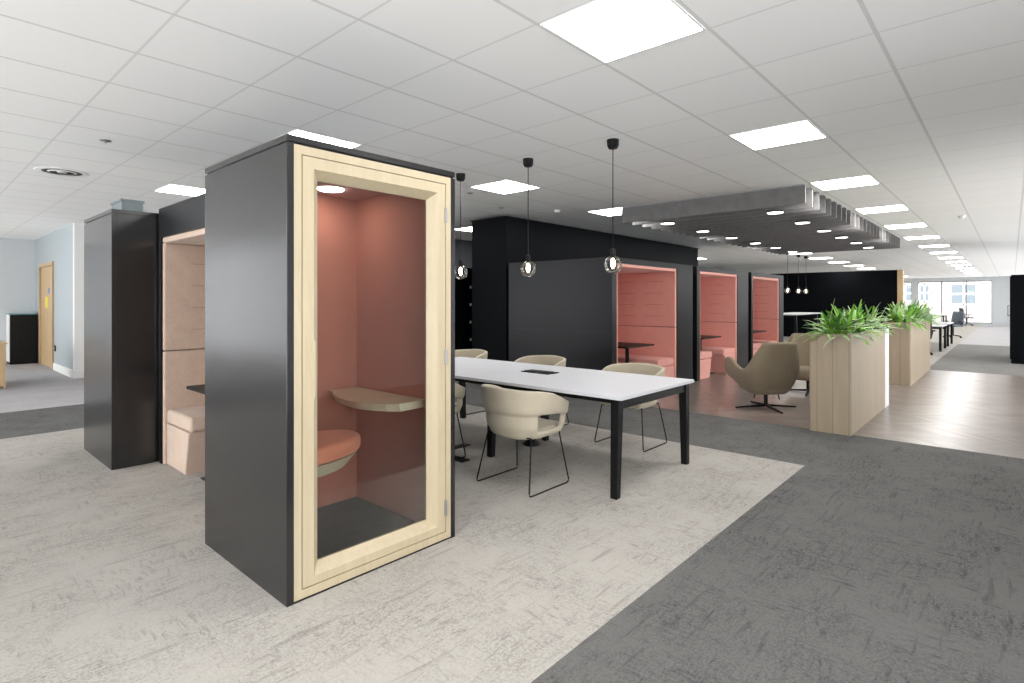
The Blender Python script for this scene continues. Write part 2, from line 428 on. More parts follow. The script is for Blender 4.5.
cv = thing('ceiling_vent', 'round white ceiling air diffuser above the carpet by the far black booth', 'vent', (1.27, 8.07, CEIL))
f = MB(); f.lathe([(.185, -.006), (.235, -.006), (.25, -.001), (.25, 0)], n=40, cap=False); obj('rim', f, M['white_paint'], cv, smooth=True)
obj('dark_throat', MB().lathe([(.0, -.004), (.186, -.004), (.186, -.002), (0, -.002)], n=32), M['metal_black'], cv)
for r in (.03, .115):
    obj('louver_ring', MB().lathe([(r, -.012), (r + .016, -.005), (r + .02, -.005), (r + .005, -.014), (r, -.012)], n=32, cap=False), M['white_paint'], cv, smooth=True)
def detector(loc, label):
    t = thing('smoke_detector', label, 'smoke detector', (loc[0], loc[1], CEIL), 0, 'ceiling smoke detectors')
    obj('base', MB().lathe([(0, 0), (.055, 0), (.055, -.015), (.0, -.015)], n=20), M['white_paint'], t, smooth=False)
    obj('head', MB().lathe([(.042, -.015), (.042, -.03), (.03, -.042), (0, -.045)], n=20), M['white_paint'], t, smooth=True)
    return t
detector((7.2, 5.5), 'small white smoke detector on the ceiling before the dark partition corner')
detector((12.4, .65), 'white smoke detector on the ceiling beyond the planter beside the light row')
def sprinkler(loc, label):
    t = thing('ceiling_sensor', label, 'sensor', (loc[0], loc[1], CEIL), 0, 'small ceiling sensors')
    obj('rosette', MB().lathe([(0, 0), (.045, 0), (.045, -.006), (.02, -.01), (0, -.01)], n=20), M['steel'], t, smooth=True)
    obj('lens', MB().lathe([(.018, -.01), (.012, -.02), (0, -.022)], n=12), M['pewter'], t, smooth=True)
sprinkler((1.29, 6.2), 'small silver ceiling sensor above the black booth by the blush den')
sprinkler((5.25, 5.5), 'small silver ceiling sensor beyond the meeting table, on its own')
sprinkler((6.4, 6.0), 'small silver ceiling sensor right before the dark partition top')

# ------------------------------------------------------------------ acoustic baffles and downlights
X0R, NB, PITCH = 7.66, 25, .329
for k in range(NB):
    x = X0R + PITCH * k
    if k == 0:
        b0 = thing('acoustic_baffle', 'grey felt ceiling baffle, first of the raft, facing the meeting table', 'ceiling baffle', (x, 3.25, 2.68), 0, 'grey felt ceiling baffles')
        obj('felt_board', bx(-.0125, .0125, -1.32, 1.32, 0, .235, bev=.002), M['felt'], b0)
        obj('rail', bx(-.008, .008, -1.30, 1.30, .235, .25), M['pewter'], b0)
    else:
        dup(b0, (x, 3.25, 2.68), 0, 'grey felt ceiling baffle, %s of the raft counting away from the meeting table' % ORD[k])
for r, (yy, nm) in enumerate(((2.39, 'planter side'), (3.96, 'den side'))):
    for k in range(6):
        loc = (7.99 + 1.316 * k, yy, 2.65)
        lab = 'round downlight under the felt baffles, %s of the %s row' % (ORD[k], nm)
        if r == 0 and k == 0:
            dl = thing('downlight', lab, 'downlight', loc, 0, 'downlights under the baffles')
            obj('housing', MB().lathe([(.105, .0), (.108, .003), (.104, .022), (.06, .03), (0, .03)], n=28, cap=False), M['metal_black'], dl, smooth=False)
            obj('lens', MB().lathe([(0, -.004), (.095, -.002), (.103, .004), (.103, .008), (0, .008)], n=28), M['spot'], dl)
            obj('hanging_rod', MB().tube([(0, 0, .03), (0, 0, .28)], .006), M['metal_black'], dl)
        else: dup(dl, loc, 0, lab)

# ------------------------------------------------------------------ pendants
def pendant(loc, drop, label, group):
    """loc on the ceiling; globe centre hangs drop below"""
    t = thing('pendant_lamp', label, 'pendant lamp', (loc[0], loc[1], CEIL), 0, group)
    obj('ceiling_rose', MB().lathe([(0, 0), (.055, 0), (.053, -.055), (.04, -.08), (0, -.085)], n=24), M['metal_black'], t, smooth=False)
    zc = -drop
    obj('cord', MB().tube([(0, 0, -.08), (0, 0, zc + .13)], .0045, 6), M['metal_black'], t)
    h = obj('lamp_holder', MB().lathe([(0, zc + .15), (.022, zc + .145), (.024, zc + .12), (.024, zc + .075), (.02, zc + .06), (0, zc + .06)], n=18), M['metal_black'], t, smooth=False)
    prof = [(.027, zc + .080)]
    for i in range(1, 16):
        a = PI * (i + 1.2) / 17.2; prof.append((.083 * math.sin(a) ** .85, zc + .082 * math.cos(a)))
    prof.append((0, zc - .083))
    obj('glass_globe', MB().lathe(prof, n=28, cap=False), M['globe'], t, smooth=True)
    obj('bulb', MB().lathe([(.006, zc + .06), (.016, zc + .045), (.02, zc + .02), (.018, zc - .01), (.008, zc - .032), (0, zc - .036)], n=14), M['bulb'], t, smooth=True)
    return t
G = 'pendants over the meeting table'
pendant((4.40, 2.72), 1.145, 'glass globe pendant over the near end of the meeting table', G)
pendant((4.40, 3.74), 1.145, 'glass globe pendant over the middle of the meeting table', G)
pendant((4.39, 4.76), 1.145, 'glass globe pendant beside the phone booth, over the table end behind it', G)
G = 'pendants over the high table'
for k, x in enumerate((17.95, 19.1, 19.95)):
    pendant((x, 5.02), 1.16, 'small far globe pendant over the high table, %s from the pink den' % ORD[k], G)

# ------------------------------------------------------------------ phone booth
def phone_booth(label, loc, rz):
    t = thing('phone_booth', label, 'phone booth', loc, rz)
    W, D, H = 1.068, 1.04, 2.245
    for x in (0, W - .036): obj('side_panel', bx(x, x + .036, 0, D, .0, 2.203, bev=.002), M['booth_black'], t)
    obj('back_panel', bx(.036, W - .036, D - .03, D, 0, 2.203), M['booth_black'], t)
    rf = MB(); rf.box(0, W, 0, D, 2.213, H, bev=.002); rf.box(.01, W - .01, .01, D - .01, 2.203, 2.213)
    obj('roof', rf, M['booth_black'], t)
    obj('plinth', bx(.036, W - .036, .004, D - .03, 0, .012), M['metal_black'], t)
    o = (.036, W - .036, .012, 2.203); i = (.074, W - .074, .054, 2.161)
    obj('door_frame', MB().ring(o, i, .0, .0, .07), M['birch'], t)
    d0 = (.079, W - .079, .0585, 2.1565); d1 = (.138, W - .138, .100, 2.100); g = (.184, W - .184, .146, 2.056)
    mb = MB()
    def rect(r, y): return [mb.bm.verts.new(p) for p in ((r[0], y, r[2]), (r[1], y, r[2]), (r[1], y, r[3]), (r[0], y, r[3]))]
    L = [rect(d0, .0), rect(d1, .0), rect(g, .052), rect(g, .066), rect(d0, .066)]
    for k in range(5):
        P, Q = L[k], L[(k + 1) % 5]
        for q in range(4): mb.bm.faces.new((P[q], P[(q + 1) % 4], Q[(q + 1) % 4], Q[q]))
    dl_ = obj('door', mb, M['birch'], t)
    obj('glass', bx(g[0] - .01, g[1] + .01, .0525, .0585, g[2] - .01, g[3] + .01), M['glass'], dl_)
    for z in (.2, 1.11, 1.97):
        h = MB(); h.box(W - .0855, W - .0655, -.006, .012, z - .045, z + .045, bev=.003); h.tube([(W - .0755, -.007, z - .047), (W - .0755, -.007, z + .047)], .005)
        obj('hinge', h, M['steel'], dl_)
    hd = MB(); hd.prism([(.1225, 1.0), (.1365, .972), (.1455, .972), (.1455, 1.258), (.1365, 1.258), (.1225, 1.23)], -.0025, .02, 'y', bev=.001)
    h_ = obj('handle', hd, M['birch'], dl_); h_['label'] = 'recessed pull cut into the door stile'
    x0, x1, yb = .075, .974, .945
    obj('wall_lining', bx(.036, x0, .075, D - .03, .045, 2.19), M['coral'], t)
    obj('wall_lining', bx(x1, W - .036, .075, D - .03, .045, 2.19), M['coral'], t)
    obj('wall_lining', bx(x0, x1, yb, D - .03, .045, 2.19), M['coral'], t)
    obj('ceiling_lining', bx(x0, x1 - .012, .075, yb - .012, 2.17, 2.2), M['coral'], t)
    obj('ceiling_lamp', MB().lathe([(0, 2.163), (.075, 2.163), (.085, 2.17), (0, 2.17)], .63, .70, 28), M['booth_lamp'], t)
    obj('floor_mat', bx(x0, x1, .07, yb, .012, .05), M['booth_carpet'], t)
    # curved desk on the right-hand lining
    dp = [(2.208, 3.49), (2.21, 2.72), (2.0, 2.71), (1.945, 2.77), (1.90, 2.85), (1.868, 2.95), (1.862, 3.06), (1.88, 3.18), (1.92, 3.30), (1.985, 3.44), (2.0, 3.49)]
    dp = [(a - 1.237, b - 2.55) for a, b in dp]
    mb = MB(); top = [mb.bm.verts.new((a, b, .838)) for a, b in dp]
    low = [mb.bm.verts.new((.974 - (.974 - a) * (.93 if .5 < b + 9 else 1) , b if b < .9 else b, .792)) for a, b in dp]
    mb.bm.faces.new(top); mb.bm.faces.new(low[::-1])
    for q in range(len(dp)): mb.bm.faces.new((top[q], top[(q + 1) % len(dp)], low[(q + 1) % len(dp)], low[q]))
    obj('desk', mb, M['birch_flat'], t)
    # round perch seat on the left-hand lining
    def seat(n=20, rx=.62, ry=.25): return [(x0 + rx * max(0, math.cos(a)) ** .75, .50 + ry * math.sin(a)) for a in [(-PI / 2 + PI * k / n) for k in range(n + 1)]]
    st = obj('seat', MB().prism(seat(), .545, .645, 'z', bev=.035, seg=4), M['coral_seat'], t, smooth=True)
    mb = MB(); A = [mb.bm.verts.new((a, b, .545)) for a, b in seat(20, .60, .24)]; B = [mb.bm.verts.new((a, b, .47)) for a, b in seat(20, .52, .20)]
    mb.bm.faces.new(A); mb.bm.faces.new(B[::-1])
    for q in range(len(A)): mb.bm.faces.new((A[q], A[(q + 1) % len(A)], B[(q + 1) % len(A)], B[q]))
    obj('seat_base', mb, M['birch_flat'], st)
    return t
booth = phone_booth('black phone booth with birch glass door and coral felt inside', (1.237, 2.55, 0), 0)
b2 = dup(booth, (2.303, 6.775, 0), PI, 'black booth seen from behind, standing past the blush den')
obj('vent_box', MB().box(.76, .93, .40, .75, 2.245, 2.375, bev=.004).box(.75, .94, .39, .76, 2.365, 2.385), M['duct'], b2)

# ------------------------------------------------------------------ meeting dens
def den(label, loc, rz, sl, inner, sr, H, fab, seam, D=2.0, hd=.085):
    t = thing('meeting_den', label, 'meeting den', loc, rz)
    W = sl + inner + sr; hz = H - hd
    obj('side_panel', MB().box(0, .035, 0, D, 0, H - .02, bev=.002).box(-.004, 0, .03, D - .03, .0, 1.0), M['black'], t)
    obj('side_panel', bx(W - .035, W, 0, D, 0, H - .02, bev=.002), M['black'], t)
    obj('back_panel', bx(.035, W - .035, D - .03, D, 0, H - .02), M['black'], t)
    obj('roof', MB().box(0, W, .0, D, H - .02, H, bev=.002), M['black'], t)
    ff = MB(); ff.box(.035, sl, 0, .05, 0, H - .02)
    if sr > .05: ff.box(W - sr, W - .035, 0, .05, 0, H - .02)
    ff.box(sl, W - sr, 0, .05, hz, H - .02)
    obj('front_frame', ff, M['black'], t)
    a, b = sl, W - sr
    for sgn, e in ((1, a), (-1, b)):
        X = lambda u: e + sgn * u
        def P(u0, u1, *r, **k):
            p, q = sorted((X(u0), X(u1))); return bx(p, q, *r, **k)
        obj('upper_pad', P(.0, .05, .012, D - .08, 1.01, hz - .05, bev=.012), fab, t, smooth=False)
        lowp = obj('lower_pad', P(.0, .05, .012, D - .08, 0.0, 1.003, bev=.012), fab, t, smooth=False)
        for z in (1.79, 1.59, 1.39, 1.19):
            for y0 in (.24, .78):
                if y0 + .4 < D - .1: obj('seam', P(.049, .0515, y0, y0 + .34, z, z + .006), seam, t)
        prof = [(.05, 0), (.52, 0), (.60, .36), (.05, .36)]
        mb = MB().prism([(X(u), z) for u, z in prof], .03, D - .09, 'y', bev=.012)
        bn = obj('bench_base', mb, fab, t)
        obj('seat_cushion', P(.05, .64, .03, D - .09, .365, .49, bev=.03, seg=4), fab, bn, smooth=False)
    obj('back_pad', bx(a + .05, b - .05, D - .08, D - .03, 0, hz - .05, bev=.01), fab, t)
    obj('ceiling_pad', bx(a, b, .012, D - .03, hz - .05, hz, bev=.012), fab, t)
    return t, W
def den_table(label, loc, rz, cut=0):
    t = thing('den_table', label, 'table', loc, rz, 'den tables')
    obj('tabletop', bx(-.43, .43, -.62, .62 - cut, .72, .745, bev=.004), M['metal_black'], t)
    for y in ((-.36, .36) if not cut else (-.37,)):
        p = obj('pedestal', MB().tube([(0, y, .012), (0, y, .72)], .032, 14), M['metal_black'], t)
        obj('foot_plate', bx(-.25, .25, y - .2 if y < 0 else y - .2, y + .2, .0, .012, bev=.002), M['metal_black'], p)
    return t
FY = 4.25
den('black meeting den with pink upholstery, first of three, right behind the white table', (6.85, FY, 0), 0, .13, 1.95, .62, 2.09, M['pink'], M['seam'])
den_table('black pedestal table inside the pink den closest to the meeting table', (7.955, FY + .76, 0), 0)
den('black meeting den with pink upholstery, middle one of three in line', (9.73, FY, 0), 0, .13, 1.87, .64, 2.09, M['pink'], M['seam'])
den_table('black pedestal table inside the middle pink den', (10.795, FY + .76, 0), 0)
den('black meeting den with pink upholstery, last of three, beside the high table', (12.56, FY, 0), 0, .1, 1.86, .34, 2.09, M['pink'], M['seam'])
den_table('black pedestal table inside the last pink den', (13.59, FY + .76, 0), 0)
den('black meeting den with blush woven upholstery between the two phone booths', (1.58, 5.70, 0), -PI / 2, .06, 1.93, .06, 2.28, M['blush'], M['seam_blush'], 1.36, .26)
den_table('black pedestal table inside the blush den', (2.235, 4.675, 0), -PI / 2, .5)

# ------------------------------------------------------------------ lockers glimpsed behind the partition
lk = thing('locker_bank', 'black lockers with white number plates in the gap behind the booth', 'lockers', (5.6, 7.86, 0))
obj('carcass', bx(0, 2.5, .02, .5, 0, 2.1), M['black_matt'], lk)
for c in range(5):
    for r in range(5):
        x0, z0 = -.01 + c * .5, .1 + r * .34 + .30 * 0
        d = obj('locker_door', bx(x0, x0 + .492, 0, .019, z0, z0 + .332), M['black_matt'], lk)
        obj('number_plate', bx(x0 + .395, x0 + .445, -.003, .0, z0 + .24, z0 + .29), M['white_paint'], d)

# ------------------------------------------------------------------ meeting table
mt = thing('meeting_table', 'long white meeting table with black splayed legs behind the phone booth', 'table', (4.13, 3.62, 0))
ZT = .755
tt = MB(); tt.box(-.62, .62, -1.52, 1.52, ZT - .027, ZT, bev=.003); obj('tabletop', tt, M['white_top'], mt)
obj('beam', bx(-.42, -.36, -1.36, 1.36, ZT - .095, ZT - .028), M['metal_black'], mt)
obj('beam', bx(.36, .42, -1.36, 1.36, ZT - .095, ZT - .028), M['metal_black'], mt)
for y in (-1.45, 0, 1.45):
    k = .045
    wmax = .60 if y else .42
    obj('crossbar', bx(-wmax + .03, wmax - .03, y - .02, y + .02, ZT - .105, ZT - .03), M['metal_black'], mt)
    for sx in (-1, 1):
        a, b = sx * (wmax - .075), sx * (wmax - .005); c, d = sx * (wmax - .055), sx * (wmax + .0)
        p, q = sorted((a, b)); r, s = sorted((c + sx * .015, d + sx * .015))
        obj('leg', MB().taper(r, s, y - .028, y + .028, 0, p, q, y - .036, y + .036, ZT - .03), M['metal_black'], mt, bevel=.004)
pu = obj('power_unit', MB().box(-.085, .085, -.17, .17, ZT, ZT + .008, bev=.002), M['metal_black'], mt)
obj('flap', MB().box(-.06, .06, -.13, .15, ZT + .008, ZT + .014, bev=.002), M['metal_black'], pu)
pu.location = (.08, -.19, 0)
cr = obj('cable_riser', MB().lathe([(.09, 0), (.09, .015), (.05, .045), (.042, .12), (.042, ZT - .1)], .18, .0, 20), M['metal_black'], mt, smooth=True)
obj('cable_tray', bx(-.12, .12, -1.1, 1.1, ZT - .09, ZT - .03), M['metal_black'], mt)

# floor-level black foot of a stand beside the table end
# ------------------------------------------------------------------ meeting chairs
def shell_grid(cols, rows, pos, hole=None):
    mb = MB(); g = [[mb.bm.verts.new(pos(-1 + 2 * i / cols, j / rows)) for j in range(rows + 1)] for i in range(cols + 1)]
    for i in range(cols):
        for j in range(rows):
            s, v = -1 + 2 * (i + .5) / cols, (j + .5) / rows
            if hole and hole(s, v): continue
            mb.bm.faces.new((g[i][j], g[i + 1][j], g[i + 1][j + 1], g[i][j + 1]))
    return mb
def meeting_chair(label, loc, rz, group):
    t = thing('meeting_chair', label, 'chair', loc, rz, group)
    def plan(s):
        a = abs(s); sg = 1 if s >= 0 else -1
        if a < .56:
            q = a / .56 * PI / 2; return (-.02 - .25 * math.cos(q) ** .8, sg * .285 * math.sin(q) ** .9)
        u = (a - .56) / .44; return (-.02 + .25 * u, sg * (.285 - .025 * u * u))
    def pos(s, v):
        a = abs(s); x, y = plan(s)
        zt = .795 - .02 * min(1, a / .45) if a < .45 else .775 - .125 * ((a - .45) / .55) ** 1.1
        zb = .40; zm = .60 - .035 * max(0, (a - .4) / .6)
        kf = [(0, zb, .62), (.17, zb + .02, .80), (.33, .485, .93), (.5, zm - .012, .955), (.585, zm + .012, 1.03), (1, zt, 1.09 - .05 * max(0, a - .5))]
        for (v0, z0, f0), (v1, z1, f1) in zip(kf, kf[1:]):
            if v <= v1 + 1e-6:
                w = (v - v0) / (v1 - v0); z = z0 + (z1 - z0) * w; f = f0 + (f1 - f0) * w; break
        xx = x * f if x < 0 else x * (.85 + .15 * f)
        return (xx, y * f, z)
    mb = shell_grid(32, 24, pos, lambda s, v: .43 < abs(s) < .90 and .25 < v < .55)
    obj('backrest', mb, M['cream'], t, smooth=True, solid=.034, sub=1)
    st = MB()
    outl = []
    for k in range(28):
        a = 2 * PI * k / 28; c, s = math.cos(a), math.sin(a)
        outl.append((.02 + .245 * abs(c) ** .7 * (1 if c > 0 else -1), .225 * abs(s) ** .7 * (1 if s > 0 else -1)))
    st.prism(outl, .405, .475, 'z', bev=.03, seg=3)
    obj('seat', st, M['cream'], t, smooth=True)
    for sy in (-1, 1):
        y = sy * .275; yt = sy * .2
        yt = sy * .225; pts = [(-.165, yt, .415), (-.245, y, .03), (-.24, y, .012), (-.225, y, .006), (.215, y, .006), (.235, y, .012), (.24, y, .03), (.18, yt, .415)]
        obj('sled_frame', MB().tube(pts, .006, 8), M['metal_black'], t, smooth=True)
    obj('seat_support', MB().tube([(-.165, -.222, .412), (-.165, .222, .412)], .006).tube([(.18, -.222, .412), (.18, .222, .412)], .006), M['metal_black'], t)
    return t
G = 'cream meeting chairs'
ch = meeting_chair('cream tub chair with back to the camera at the near side of the white table', (3.365, 2.915, 0), 0, G)
dup(ch, (3.30, 4.05, 0), 0, 'cream tub chair mostly hidden by the phone booth, its black wire leg showing')
dup(ch, (5.03, 2.90, 0), PI, 'cream tub chair across the white table, in front of the first pink den')
dup(ch, (5.06, 4.16, 0), PI, 'cream tub chair across the white table, behind the power unit')
dup(ch, (5.05, 5.44, 0), PI, 'cream tub chair across the white table, beside the phone booth edge')
fp = thing('floor_power_plate', 'flat black metal plate lying on the carpet under the table by the booth', 'plate', (3.45, 3.95, 0), 0)
obj('plate', bx(-.05, .05, -.28, .28, 0, .012, bev=.002), M['metal_black'], fp)
obj('cable_duct', bx(.05, .42, .10, .18, 0, .012, bev=.002), M['metal_black'], fp)

# ------------------------------------------------------------------ lounge chairs and side table
def lounge_chair(label, loc, rz, group):
    t = thing('lounge_chair', label, 'armchair', loc, rz, group)
    def plan(s):
        a = abs(s); sg = 1 if s >= 0 else -1
        if a < .5:
            q = a / .5 * PI / 2; return (-.06 - .24 * math.cos(q) ** .55, sg * .335 * math.sin(q) ** .6)
        u = (a - .5) / .5; return (-.06 + .50 * u, sg * (.335 + .06 * u - .05 * u * u))
    def sm(a, b, x): x = max(0, min(1, (x - a) / (b - a))); return x * x * (3 - 2 * x)
    def pos(s, v):
        a = abs(s); x, y = plan(s)
        zt = .92 - .39 * sm(.29, .52, a) + .14 * sm(.52, .92, a) - .05 * sm(.93, 1, a)
        zb = .21 + .19 * sm(.55, 1.0, a) ** 1.3
        z = zb + (zt - zb) * v
        f = .50 + .50 * min(1, max(0, z - .20) / .30) ** .6
        tp = 1 - .26 * sm(.55, .95, z)
        xx = x * (f if x < 0 else (.45 + .55 * min(1, max(0, z - .2) / .30) ** .6)) - .16 * max(0, z - .5) * (1 - sm(.3, .6, a))
        return (xx, y * f * tp, z)
    obj('shell', shell_grid(40, 12, pos), M['taupe'], t, smooth=True, solid=.06, sub=1)
    st = MB(); outl = []
    for k in range(28):
        a = 2 * PI * k / 28; c, s = math.cos(a), math.sin(a)
        outl.append((.06 + .31 * abs(c) ** .6 * (1 if c > 0 else -1), .26 * abs(s) ** .6 * (1 if s > 0 else -1)))
    st.prism(outl, .22, .40, 'z', bev=.05, seg=4); obj('seat_cushion', st, M['taupe'], t, smooth=True)
    obj('swivel_column', MB().tube([(0, 0, .03), (0, 0, .22)], .026, 14).lathe([(.05, .18), (.08, .20), (0, .20)], 0, 0, 16), M['metal_black'], t)
    for k in range(4):
        a = k * PI / 2 - .09; c, s = math.cos(a), math.sin(a); n = Vector((-s, c, 0)) * .017
        mb = MB(); e = Vector((c, s, 0)) * .42
        lo = [(-n.x, -n.y, .02), (n.x, n.y, .02), (e.x + n.x * .7, e.y + n.y * .7, .0), (e.x - n.x * .7, e.y - n.y * .7, .0)]
        A = [mb.bm.verts.new(p) for p in lo]; B = [mb.bm.verts.new((p[0], p[1], p[2] + (.03 if i < 2 else .016))) for i, p in enumerate(lo)]
        mb.bm.faces.new(A[::-1]); mb.bm.faces.new(B)
        for q in range(4): mb.bm.faces.new((A[q], A[(q + 1) % 4], B[(q + 1) % 4], B[q]))
        obj('foot', mb, M['metal_black'], t)
    return t
G = 'taupe swivel lounge chairs'
lc = lounge_chair('taupe swivel lounge chair on black star base, turned away, in full view by the planter', (7.95, 2.50, 0), math.radians(50), G)
dup(lc, (9.75, 2.42, 0), math.radians(195), 'taupe lounge chair half hidden behind the first planter')
sd = thing('side_table', 'small round side table with thin black legs behind the lounge chair', 'side table', (8.75, 2.75, 0))
obj('tabletop', MB().lathe([(0, .40), (.22, .40), (.225, .41), (.22, .42), (0, .42)], n=28), M['metal_black'], sd)
for k in range(3):
    a = 2 * PI * k / 3 + .4; obj('leg', MB().tube([(.10 * math.cos(a), .10 * math.sin(a), .40), (.2 * math.cos(a), .2 * math.sin(a), 0)], .009), M['metal_black'], sd)

# ------------------------------------------------------------------ planters and plants
def rr(x0, x1, y0, y1, r, n=5):
    p = []
    for cx, cy, a0 in ((x1 - r, y1 - r, 0), (x0 + r, y1 - r, PI / 2), (x0 + r, y0 + r, PI), (x1 - r, y0 + r, 1.5 * PI)):
        for k in range(n + 1): a = a0 + PI / 2 * k / n; p.append((cx + r * math.cos(a), cy + r * math.sin(a)))
    return p
def hollow(mb, outer, inner, z0, z1, zs):
    n = len(outer); L = [[mb.bm.verts.new((a, b, z)) for a, b in P] for P, z in ((outer, z0), (outer, z1), (inner, z1), (inner, zs))]
    for A, B in zip(L, L[1:]):
        for q in range(n): mb.bm.faces.new((A[q], A[(q + 1) % n], B[(q + 1) % n], B[q]))
    mb.bm.faces.new(L[0][::-1]); mb.bm.faces.new(L[3])
    return mb
def planter(label, x0, x1, y0, y1, h, white):
    t = thing('planter_box', label, 'planter', ((x0 + x1) / 2, (y0 + y1) / 2, 0))
    a, b = (x1 - x0) / 2, (y1 - y0) / 2
    xe = a - white
    obj('box', hollow(MB(), rr(-a, xe, -b, b, .025), rr(-a + .025, xe - .02, -b + .025, b - .025, .01), 0, h, h - .25), M['oak'], t)
    if white:
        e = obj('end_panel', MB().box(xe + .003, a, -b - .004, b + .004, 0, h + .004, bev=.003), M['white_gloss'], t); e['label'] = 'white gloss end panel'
    obj('soil', MB().box(-a + .03, xe - .03, -b + .03, b - .03, h - .24, h - .05), M['soil'], t)
    return t
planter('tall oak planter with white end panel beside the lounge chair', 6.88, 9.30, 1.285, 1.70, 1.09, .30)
planter('tall oak planter standing behind the first, nearer the desks', 11.62, 14.62, 1.285, 1.70, 1.09, 0)

def plant(loc, size, n, mats, droop, width, seed):
    rnd = random.Random(seed); mb = MB()
    for k in range(n):
        az = rnd.uniform(0, 2 * PI); L = size * rnd.uniform(.6, 1.15); el = rnd.uniform(.45, 1.45); w = width * rnd.uniform(.7, 1.2)
        p = Vector((rnd.uniform(-.13, .13), rnd.uniform(-.12, .12), 0)); d = Vector((math.cos(az) * math.cos(el), math.sin(az) * math.cos(el), math.sin(el)))
        side = Vector((-math.sin(az), math.cos(az), 0)); segs = 6; prev = None; mi = rnd.choices(range(len(mats)), [4, 3, 2, 1.2][:len(mats)])[0]
        dr = droop * rnd.uniform(.5, 1.4)
        for q in range(segs + 1):
            u = q / segs; ww = w * (math.sin(PI * (u * .88 + .06)) ** .7) * .5
            up = side.cross(d).normalized() * (-ww * .35)
            tri = [mb.bm.verts.new(p - side * ww + up * -1), mb.bm.verts.new(p), mb.bm.verts.new(p + side * ww + up * -1)]
            if prev:
                for c in range(2):
                    f = mb.bm.faces.new((prev[c], prev[c + 1], tri[c + 1], tri[c])); f.material_index = mi; f.smooth = True
            prev = tri; p = p + d * (L / segs); d = (d + Vector((0, 0, -dr / segs))).normalized()
    return mb
def make_plant(x, y, z, label, seed, size, n, droop, width, mats):
    o = obj('leafy_plant', plant(None, size, n, mats, droop, width, seed), mats, None)
    o.location = (x, y, z); tag(o, label, 'plant', 'plants in the planters'); return o
KINDS = [('spiky narrow-leaved', .40, 80, 1.35, .036, [LEAF[1], LEAF[0], LEAF[3], LEAF[2]]),
         ('broad-leaved', .36, 66, 1.5, .062, [LEAF[0], LEAF[1], LEAF[2], LEAF[3]]),
         ('light green bushy', .34, 90, 1.7, .046, [LEAF[1], LEAF[3], LEAF[0], LEAF[2]])]
ZP = 1.09 - .06
order = [0, 1, 2, 1, 0, 2]
for k in range(6):
    nm, sz, n, dr_, wd, ms = KINDS[order[k]]
    make_plant(7.07 + .36 * k, 1.49 + (.03 if k % 2 else -.03), ZP, '%s green plant, %s along the planter by the lounge chair' % (nm, ORD[k]), 10 + k, sz * 1.02, n, dr_, wd, ms)
order = [2, 1, 0, 1, 2, 1, 2]
for k in range(7):
    nm, sz, n, dr_, wd, ms = KINDS[order[k]]
    make_plant(11.85 + .42 * k, 1.49 + (.03 if k % 2 else -.03), ZP, '%s green plant, %s along the planter nearer the desks' % (nm, ORD[k]), 40 + k, sz * 1.15, n, dr_, wd * 1.1, ms)

# ------------------------------------------------------------------ high table with stools
ht = thing('high_table', 'grey-topped high table before the black wall under small pendants', 'table', (18.7, 5.0, 0))
obj('tabletop', bx(-1.45, 1.45, -.42, .42, 1.05, 1.085, bev=.003), M['white_top'], ht)
for sx in (-1, 1):
    for sy in (-1, 1):
        obj('leg', MB().taper(sx * 1.3 - .03, sx * 1.3 + .03, sy * .38 - .03, sy * .38 + .03, 0, sx * 1.15 - .035, sx * 1.15 + .035, sy * .3 - .035, sy * .3 + .035, 1.05), M['metal_black'], ht)
    obj('crossbar', bx(sx * 1.16 - .02, sx * 1.16 + .02, -.3, .3, .97, 1.05), M['metal_black'], ht)
def stool(label, loc):
    t = thing('bar_stool', label, 'bar stool', loc, 0, 'black bar stools')
    obj('seat', MB().lathe([(0, .74), (.17, .74), (.19, .765), (.17, .79), (0, .79)], n=20), M['metal_black'], t)
    for k in range(4):
        a = PI / 4 + k * PI / 2; obj('leg', MB().tube([(.1 * math.cos(a), .1 * math.sin(a), .74), (.22 * math.cos(a), .22 * math.sin(a), 0)], .012), M['metal_black'], t)
    obj('footrest', MB().tube([(.175 * math.cos(2 * PI * k / 20), .175 * math.sin(2 * PI * k / 20), .28) for k in range(21)], .008), M['metal_black'], t)
    return t
s0 = stool('black bar stool at the high table, first from the pink dens', (17.9, 4.35, 0))
dup(s0, (18.7, 4.35, 0), 0, 'black bar stool at the high table, second from the pink dens')
dup(s0, (19.5, 4.35, 0), 0, 'black bar stool at the high table, third from the pink dens')

